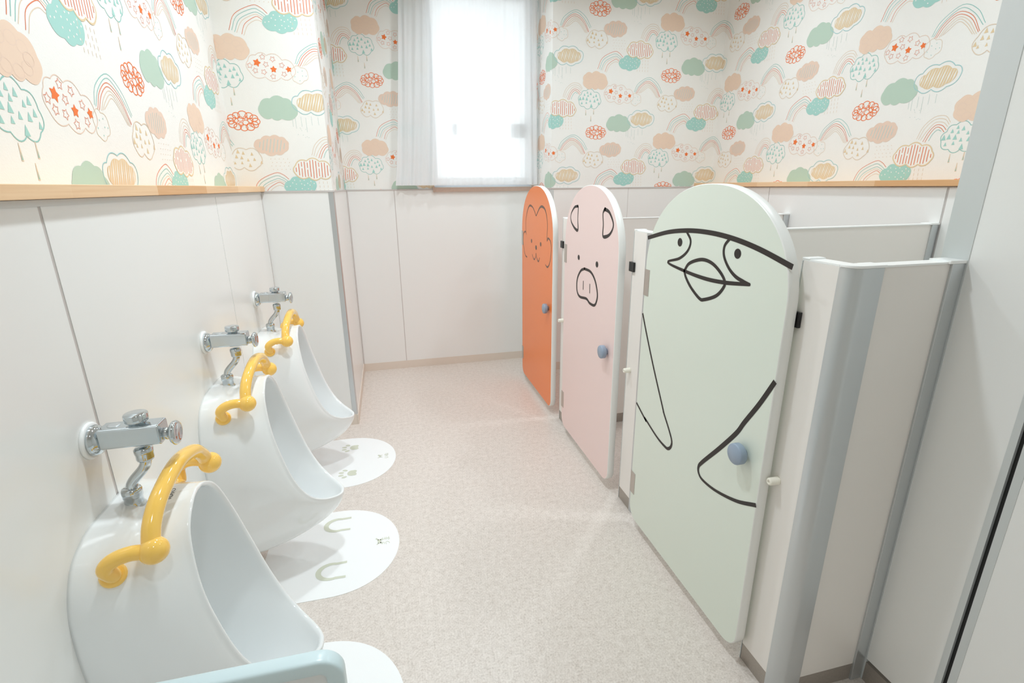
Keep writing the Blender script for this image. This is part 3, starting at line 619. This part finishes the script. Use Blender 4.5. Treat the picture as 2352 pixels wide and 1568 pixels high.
for k, lab in ((0, 'plain white floor mat under the nearest urinal'), (1, 'white floor mat with two horseshoe prints under the middle urinal'), (2, 'white floor mat with two paw prints under the farthest urinal')):
    mb = MB().prism(mat_outline(UY[k]), 2, .0, .002, 'mat_white')
    if k == 1:
        for cy in (1.845, 1.581):
            n = 23; ws = [.009+.007*math.sin(PI*i/(n-1))**2 for i in range(n)]
            pts = [(-.238, cy-.037)]+arc(-.288, cy, .045, .038, 300, 60)[1:-1]+[(-.238, cy+.037)]
            strokes_flat(mb, pts, [.011+.008*math.sin(PI*i/(len(pts)-1))**2 for i in range(len(pts))], 'mat_print', ZM)
        # little galloping horse
        hx, hy = -.124, 1.704
        for pts, wd in (([(-.012, 0), (.010, .002)], .013), ([(.008, .003), (.016, .013), (.020, .011)], .006), ([(-.010, .003), (-.019, .010)], .004), ([(.008, -.002), (.016, -.013)], .004), ([(.004, -.003), (.008, -.015)], .004), ([(-.010, -.002), (-.018, -.012)], .004), ([(-.007, -.003), (-.010, -.015)], .004)):
            strokes_flat(mb, [(hx-q[1], hy+q[0]) for q in pts], wd, 'mat_print', ZM)
    if k == 2:
        for cx, cy in ((-.283, 2.490), (-.280, 2.236)):
            blob(mb, (cx+.022, cy), .020, .024, 0, ZM); blob(mb, (cx+.034, cy+.013), .011, .011, 0, ZM+.0001); blob(mb, (cx+.034, cy-.013), .011, .011, 0, ZM+.0002)
            for dx, dy, rr in ((-.010, .030, .35), (-.026, .012, .12), (-.026, -.012, -.12), (-.010, -.030, -.35)): blob(mb, (cx+dx, cy+dy), .0125, .0075, -rr, ZM)
        hx, hy = -.128, 2.364
        for pts, wd in (([(-.010, 0), (.009, .001)], .010), ([(.009, .002), (.014, .010)], .009), ([(-.010, .003), (-.016, .011)], .0035), ([(.007, -.002), (.009, -.013)], .004), ([(-.008, -.002), (-.010, -.013)], .004)):
            strokes_flat(mb, [(hx-q[1], hy+q[0]) for q in pts], wd, 'mat_print', ZM)
    o = tag(mb.build('floor_mat'), lab, 'floor mat', 'floor mats under the urinals')
    if k: text_mesh('うま' if k == 1 else 'いぬ', .026, 'mat_print', o, (-.095, UY[k]+.004, ZM), (0, 0, PI/2), 'lettering')

# ------------------------------------------------------------------ stall doors
D = {'green': {'lines': [([(1.5693, 1.1306), (1.45, 1.1589), (1.3402, 1.1725), (1.2351, 1.1753), (1.1348, 1.1689), (1.0335, 1.153), (0.9185, 1.1266)], [0.012, 0.012, 0.012, 0.012, 0.012, 0.012, 0.012]), ([(1.344, 1.1688), (1.32, 1.1447), (1.3306, 1.1148), (1.3712, 1.0876), (1.4357, 1.0672), (1.3384, 1.0548), (1.2362, 1.0495), (1.1475, 1.0534), (1.0518, 1.0653)], [0.008, 0.008, 0.008, 0.008, 0.006, 0.009, 0.01, 0.01, 0.008]), ([(1.1446, 1.168), (1.1632, 1.147), (1.1613, 1.1214), (1.1377, 1.0943), (1.1077, 1.0767), (1.0773, 1.0691), (1.052, 1.0661)], [0.008, 0.008, 0.008, 0.008, 0.009, 0.009, 0.006]), ([(1.3384, 1.0548), (1.3161, 1.0802), (1.2607, 1.0987), (1.2135, 1.0968), (1.1737, 1.0801), (1.1469, 1.0579), (1.1485, 1.0398), (1.1759, 1.0119), (1.226, 0.9912), (1.2499, 0.9896), (1.296, 1.0123), (1.3264, 1.0367), (1.3384, 1.0548)], [0.009, 0.009, 0.009, 0.009, 0.009, 0.009, 0.009, 0.009, 0.009, 0.009, 0.009, 0.009, 0.009]), ([(1.5712, 0.8689), (1.5255, 0.7873), (1.4645, 0.6918), (1.3926, 0.5866), (1.3824, 0.5709), (1.3461, 0.5325), (1.3222, 0.5014), (1.322, 0.4799), (1.3353, 0.4634), (1.3562, 0.4585), (1.4142, 0.4668), (1.5038, 0.4957), (1.4948, 0.4892), (1.571, 0.5267)], [0.008, 0.008, 0.008, 0.008, 0.008, 0.008, 0.008, 0.009, 0.01, 0.009, 0.008, 0.008, 0.008, 0.008]), ([(0.9168, 0.8599), (0.9617, 0.7858), (1.0038, 0.7164), (1.0281, 0.6735), (1.0865, 0.5973), (1.1529, 0.5169), (1.1683, 0.491), (1.1623, 0.4715), (1.1391, 0.4627), (1.0785, 0.4671), (0.9938, 0.4904), (0.92, 0.5249)], [0.012, 0.012, 0.012, 0.012, 0.012, 0.011, 0.009, 0.008, 0.008, 0.008, 0.009, 0.01])], 'dots': [[(1.3753, 1.1354), (1.3627, 1.1367), (1.3774, 1.148)], [(1.1086, 1.1334), (1.0955, 1.135), (1.1109, 1.146)]]},
     'pig': {'lines': [([(2.245, 1.2118), (2.2879, 1.2042), (2.3307, 1.1721), (2.3284, 1.1414), (2.2885, 1.1158), (2.2469, 1.1037), (2.2332, 1.1122), (2.2402, 1.1541), (2.2372, 1.2035), (2.245, 1.2118)], [0.009, 0.008, 0.005, 0.006, 0.009, 0.011, 0.008, 0.005, 0.006, 0.009]), ([(1.9387, 1.2101), (1.8945, 1.1991), (1.8568, 1.1653), (1.8564, 1.14), (1.8847, 1.1143), (1.9267, 1.1019), (1.9495, 1.1066), (1.9485, 1.1487), (1.9561, 1.192), (1.9387, 1.2101)], [0.011, 0.009, 0.007, 0.007, 0.009, 0.011, 0.007, 0.006, 0.006, 0.011]), ([(2.1371, 0.9418), (2.0627, 0.9383), (2.0093, 0.9083), (1.9795, 0.8559), (1.988, 0.82), (2.0109, 0.8002), (2.0622, 0.799), (2.1034, 0.8106), (2.187, 0.8038), (2.2244, 0.8284), (2.2228, 0.8818), (2.183, 0.9247), (2.1371, 0.9418)], [0.009, 0.009, 0.009, 0.009, 0.009, 0.009, 0.009, 0.009, 0.009, 0.009, 0.009, 0.009, 0.009]), ([(2.1456, 0.8826), (2.1452, 0.8466)], [0.005, 0.005]), ([(2.0676, 0.8823), (2.0667, 0.8455)], [0.005, 0.005])], 'dots': [[(2.2137, 0.983), (2.2009, 0.9847), (2.2147, 0.9952)], [(1.9973, 0.9807), (1.9831, 0.9827), (1.9986, 0.9937)]]},
     'bear': {'lines': [([(3.1429, 1.0081), (3.153, 1.0245), (3.1562, 1.0845), (3.131, 1.141), (3.0903, 1.178), (3.0506, 1.1887), (2.9965, 1.1792), (2.9511, 1.1531), (2.9244, 1.1353), (2.9001, 1.1514), (2.8515, 1.1824), (2.804, 1.1905), (2.7507, 1.1768), (2.7173, 1.1413), (2.7029, 1.0977), (2.706, 1.0131), (2.6874, 1.0262), (2.6495, 1.0167), (2.6298, 0.989), (2.6338, 0.9401), (2.6566, 0.8916), (2.6939, 0.867), (2.7309, 0.8753)], [0.004, 0.004, 0.004, 0.006, 0.008, 0.01, 0.007, 0.006, 0.006, 0.007, 0.009, 0.012, 0.009, 0.007, 0.006, 0.005, 0.009, 0.007, 0.005, 0.005, 0.006, 0.009, 0.004]), ([(3.1497, 1.0162), (3.1735, 1.0251), (3.2117, 1.0067), (3.2227, 0.9658), (3.2003, 0.9057), (3.1656, 0.8741), (3.1313, 0.8686)], [0.005, 0.008, 0.005, 0.004, 0.004, 0.005, 0.009]), ([(3.0042, 0.9005), (2.9853, 0.8838), (2.9589, 0.8746), (2.932, 0.8948), (2.9234, 0.9165), (2.9095, 0.8935), (2.8725, 0.8745), (2.8472, 0.8994)], [0.004, 0.006, 0.007, 0.005, 0.004, 0.006, 0.008, 0.004])], 'dots': [[(3.0223, 0.9799), (3.0097, 0.9811), (3.0224, 0.9924)], [(2.8281, 0.9797), (2.8142, 0.9811), (2.8284, 0.9923)], [(2.9225, 0.9503), (2.9048, 0.9523), (2.9227, 0.9638)]]},
     }
def offset_strip(mb, pts, ws, mat, x, edges, k_=1.0):
    ws = [w_*k_ for w_ in ws]
    q = catmull([(p[0], p[1], 0) for p in pts], 7); n = len(q); wl_ = []
    for i in range(n):
        f = i/(n-1)*(len(ws)-1); k = min(int(f), len(ws)-2); wl_.append(ws[k]+(ws[k+1]-ws[k])*(f-k))
    T = Tile(); P2 = [(p.x, p.y) for p in q]; T.stroke(P2, wl_, mat, 0)
    for L, m, poly in T.polys: mb.face(mb.add([(x, p[0], p[1]) for p in poly]), m)
    for p, r in ((P2[0], wl_[0]), (P2[-1], wl_[-1])):
        if min(abs(p[0]-e) for e in edges) < .02: continue
        mb.face(mb.add([(x-.00002, p[0]+r/2*math.cos(2*PI*k/12), p[1]+r/2*math.sin(2*PI*k/12)) for k in range(12)]), mat)
DX0, DX1, DZ0, DZ1, DSP = .850, .880, .045, 1.303, 1.03
def door_outline(y0, y1, inset=0.0):
    c = (y0+y1)/2; hw = (y1-y0)/2-inset; r = .055-inset; pts = []
    zb = DZ0+inset
    for k in range(9): a = PI+PI/2*k/8; pts.append((y0+inset+r+r*math.cos(a), zb+r+r*math.sin(a)))
    for k in range(9): a = 1.5*PI+PI/2*k/8; pts.append((y1-inset-r+r*math.cos(a), zb+r+r*math.sin(a)))
    H = DZ1-DSP-inset
    for k in range(0, 49):
        a = PI*k/48; ca, sa = math.cos(a), math.sin(a); e = 2/2.15
        pts.append((c+hw*math.copysign(abs(ca)**e, ca), DSP+H*abs(sa)**e))
    return pts
def stall_door(y0, y1, face, art, label, ink):
    """y0 = latch side (near), y1 = hinge side (far)"""
    root = thing('stall_gate', label, 'door', (DX1, y1, 0), 'arched stall doors')
    ox, oy = -DX1, -y1
    O = door_outline(y0, y1); I = door_outline(y0, y1, .0022); mb = MB()
    def sh(L, x): return mb.add([(x+ox, p[0]+oy, p[1]) for p in L])
    a = sh(I, DX0); b = sh(O, DX0+.003); c = sh(O, DX1-.003); d = sh(I, DX1); n = len(O)
    mb.face(a, face); mb.face(d, face)
    for A, B in ((a, b), (b, c), (c, d)):
        for k in range(n): mb.face([A[k], A[(k+1) % n], B[(k+1) % n], B[k]], 'door_edge', True)
    x = DX0+ox-.0004
    ART = D[art]
    for pts, ws in ART['lines']:
        # keep the ink on the door face
        P = [(max(y0+.004, min(y1-.004, p[0]))+oy, p[1]) for p in pts]
        for e in (0, -1):
            if pts[e][0] < y0+.02: P[e] = (y0+.0005+oy, P[e][1])
            if pts[e][0] > y1-.02: P[e] = (y1-.0005+oy, P[e][1])
        x -= .00003
        offset_strip(mb, P, ws, ink, x, (y0+oy, y1+oy), {'green': 1.1, 'pig': 1.35, 'bear': 1.2}[art])
    for cpt, rx, ry in [(t[0], abs(t[1][0]-t[0][0]), abs(t[2][1]-t[0][1])) for t in ART['dots']]:
        mb.face(mb.add([(x, cpt[0]+oy+rx*math.cos(2*PI*k/24), cpt[1]+ry*math.sin(2*PI*k/24)) for k in range(24)]), ink)
    panel = mb.build('door_panel', root)
    for z in (.195, .980):
        h = MB().box(DX0+ox-.0012, DX0+ox+.001, y1+oy-.030, y1+oy+.0005, z-.045, z+.045, 'hinge'); h.box(DX0+ox-.0012, DX1+ox+.002, y1+oy, y1+oy+.0035, z-.045, z+.045, 'hinge')
        h.build('hinge', root)
    MB().lathe([(0, -.031), (.0255, -.031), (.0275, -.029), (.0280, -.027), (.0280, -.013), (.0265, -.011), (.013, -.009), (.013, .001), (0, .001)], (DX0+ox, y0+.068+oy, .637), (1, 0, 0), 'knob_blue', 40).build('door_knob', root)
    return root
stall_door(.922, 1.574, 'door_green', 'green', 'pale green arched stall door with a bird face drawing, nearest the camera', 'ink')
stall_door(1.790, 2.408, 'door_pink', 'pig', 'pink arched stall door with a pig face drawing, between the green and orange doors', 'ink')
stall_door(2.600, 3.252, 'door_orange', 'bear', 'orange arched stall door with a bear face drawing, farthest from the camera', 'ink_bear')

# ------------------------------------------------------------------ stall partitions
ZT, TH = 1.138, .040
def partition(yl, xr, label, last=False):
    """pilaster from y=yl back to the side panel, side panel running to the right wall"""
    root = thing('stall_divider', label, 'partition', (.889, yl, 0), 'low partitions between the stalls')
    ox, oy = -.889, -yl; yn = yl-.130; yp0, yp1 = yn-.005, yn+.035
    b = lambda n, a, m, bev=0: box(n, (a[0]+ox, a[1]+ox, a[2]+oy, a[3]+oy, a[4], a[5]), m, root, bev)
    b('pilaster', (.889, .929, yn+.03, yl-.002, .054, ZT), 'partition', .0012)
    b('pilaster_edge', (.888, .930, yl-.002, yl, 0, ZT), 'alu_flat')
    b('side_panel', (.955, xr-.02, yp0+.004, yp1-.004, .054, ZT), 'partition', .0012)
    b('kick_plate', (.8895, .9285, yn+.03, yl-.003, 0, .054), 'steel_kick'); b('kick_plate', (.955, xr-.02, yp0+.005, yp1-.005, 0, .054), 'steel_kick')
    # rounded corner post with flanges
    r = .030; pl = [(.889+ox-.001, yn+.032+oy), (.889+ox-.001, yp0+r+oy)]
    pl += [(.889+ox-.001+r-r*math.cos(a), yp0+r-r*math.sin(a)+oy) for a in [PI/2*k/10 for k in range(1, 11)]]
    pl += [(.962+ox, yp0+oy), (.962+ox, yp1+oy), (.930+ox, yp1+oy), (.930+ox, yn+.032+oy)]
    MB().prism(pl, 2, 0, ZT, 'alu', smooth=True).build('corner_post', root, .0008)
    cp = [(p[0]+(-.003 if p[0] < .02 else .003 if p[0] > .05 else 0), p[1]-.002) for p in pl]
    MB().prism([(p[0], p[1]) for p in cp], 2, ZT, ZT+.006, 'white_plastic').build('post_cap', root, .0015)
    b('cap_rail', (.961, xr-.02, yp0+.002, yp1-.002, ZT, ZT+.004), 'white_plastic'); b('cap_rail', (.889, .929, yn+.034, yl, ZT, ZT+.004), 'white_plastic')
    b('pilaster_cap', (.888, .930, yl-.02, yl+.001, ZT+.003, ZT+.007), 'white_plastic', .001)
    b('wall_channel', (xr-.035, xr-.001, yp0-.001, yp1+.001, 0, ZT), 'alu', .001); b('channel_cap', (xr-.045, xr-.001, yp0-.003, yp1+.003, ZT, ZT+.007), 'white_plastic', .0012)
    # magnetic catch and rubber door stop on the pilaster edge
    MB().box(.8812+ox, .8885+ox, yl-.024+oy, yl+.014+oy, .988, 1.024, 'black').box(.8885+ox, .912+ox, yl+.0005+oy, yl+.014+oy, .988, 1.024, 'black').build('door_catch', root, .001)
    MB().lathe([(0, -.024), (.003, -.024), (.0035, -.027), (.0075, -.027), (.0095, -.024), (.0105, -.002), (.0105, 0), (0, 0)], (.889+ox, yl-.032+oy, .600), (1, 0, 0), 'cream', 24).build('door_stop', root)
    return root
partition(.940, XP+.0, 'cream low partition with rounded aluminium corner post, nearest the camera')
partition(1.750, XR, 'cream low partition between the green and pink doors')
partition(2.557, XR, 'cream low partition between the pink and orange doors')
hp = thing('hinge_post', 'narrow white hinge post at the far side of the orange door', 'post', (.889, 3.26, 0))
box('post_panel', (0, .04, 0, .08, .054, ZT), 'partition', hp, .0012); box('kick_plate', (.0005, .0395, 0, .079, 0, .054), 'steel_kick', hp)
box('return_panel', (.04, XR0-.006-.889, .045, .08, 0, ZT), 'partition', hp, .001)

# ------------------------------------------------------------------ pale blue framed screen near the camera
sy0, sy1, sx1, sz = .585, .615, -.108, .672
fr = thing('urinal_screen', 'low white screen with pale blue tubular frame, bottom left corner of the photo', 'screen', (XL, .60, 0))
oxs, oys = XL, .60
path = [(XL+.001, sz-.014)]+[(sx1-.036+.022*math.sin(a), sz-.036+.022*math.cos(a)) for a in [PI/2*k/8 for k in range(9)]]+[(sx1-.014, .0)]
mb = MB(); hw, hd = .0130, .0125
rings = []
for i, p in enumerate(path):
    a = Vector(path[max(i-1, 0)]); c = Vector(path[min(i+1, len(path)-1)]); t = (c-a).normalized(); nn = Vector((-t.y, t.x))
    q = Vector(p); ring = []
    for k in range(24):
        an = 2*PI*k/24; e = .45; ca, sa = math.cos(an), math.sin(an)
        u_ = hw*math.copysign(abs(ca)**e, ca); v_ = hd*math.copysign(abs(sa)**e, sa)
        ring.append((q.x+nn.x*v_-oxs, u_, q.y+nn.y*v_))
    rings.append(mb.add(ring))
for A, B in zip(rings, rings[1:]):
    for k in range(24): mb.face([A[k], A[(k+1) % 24], B[(k+1) % 24], B[k]], 'light_blue', True)
mb.face(rings[0][::-1], 'light_blue'); mb.face(rings[-1], 'light_blue')
mb.build('frame', fr)
box('infill_panel', (.002, sx1-.026-oxs, -.006, .006, .10, sz-.026), 'screen_infill', fr)
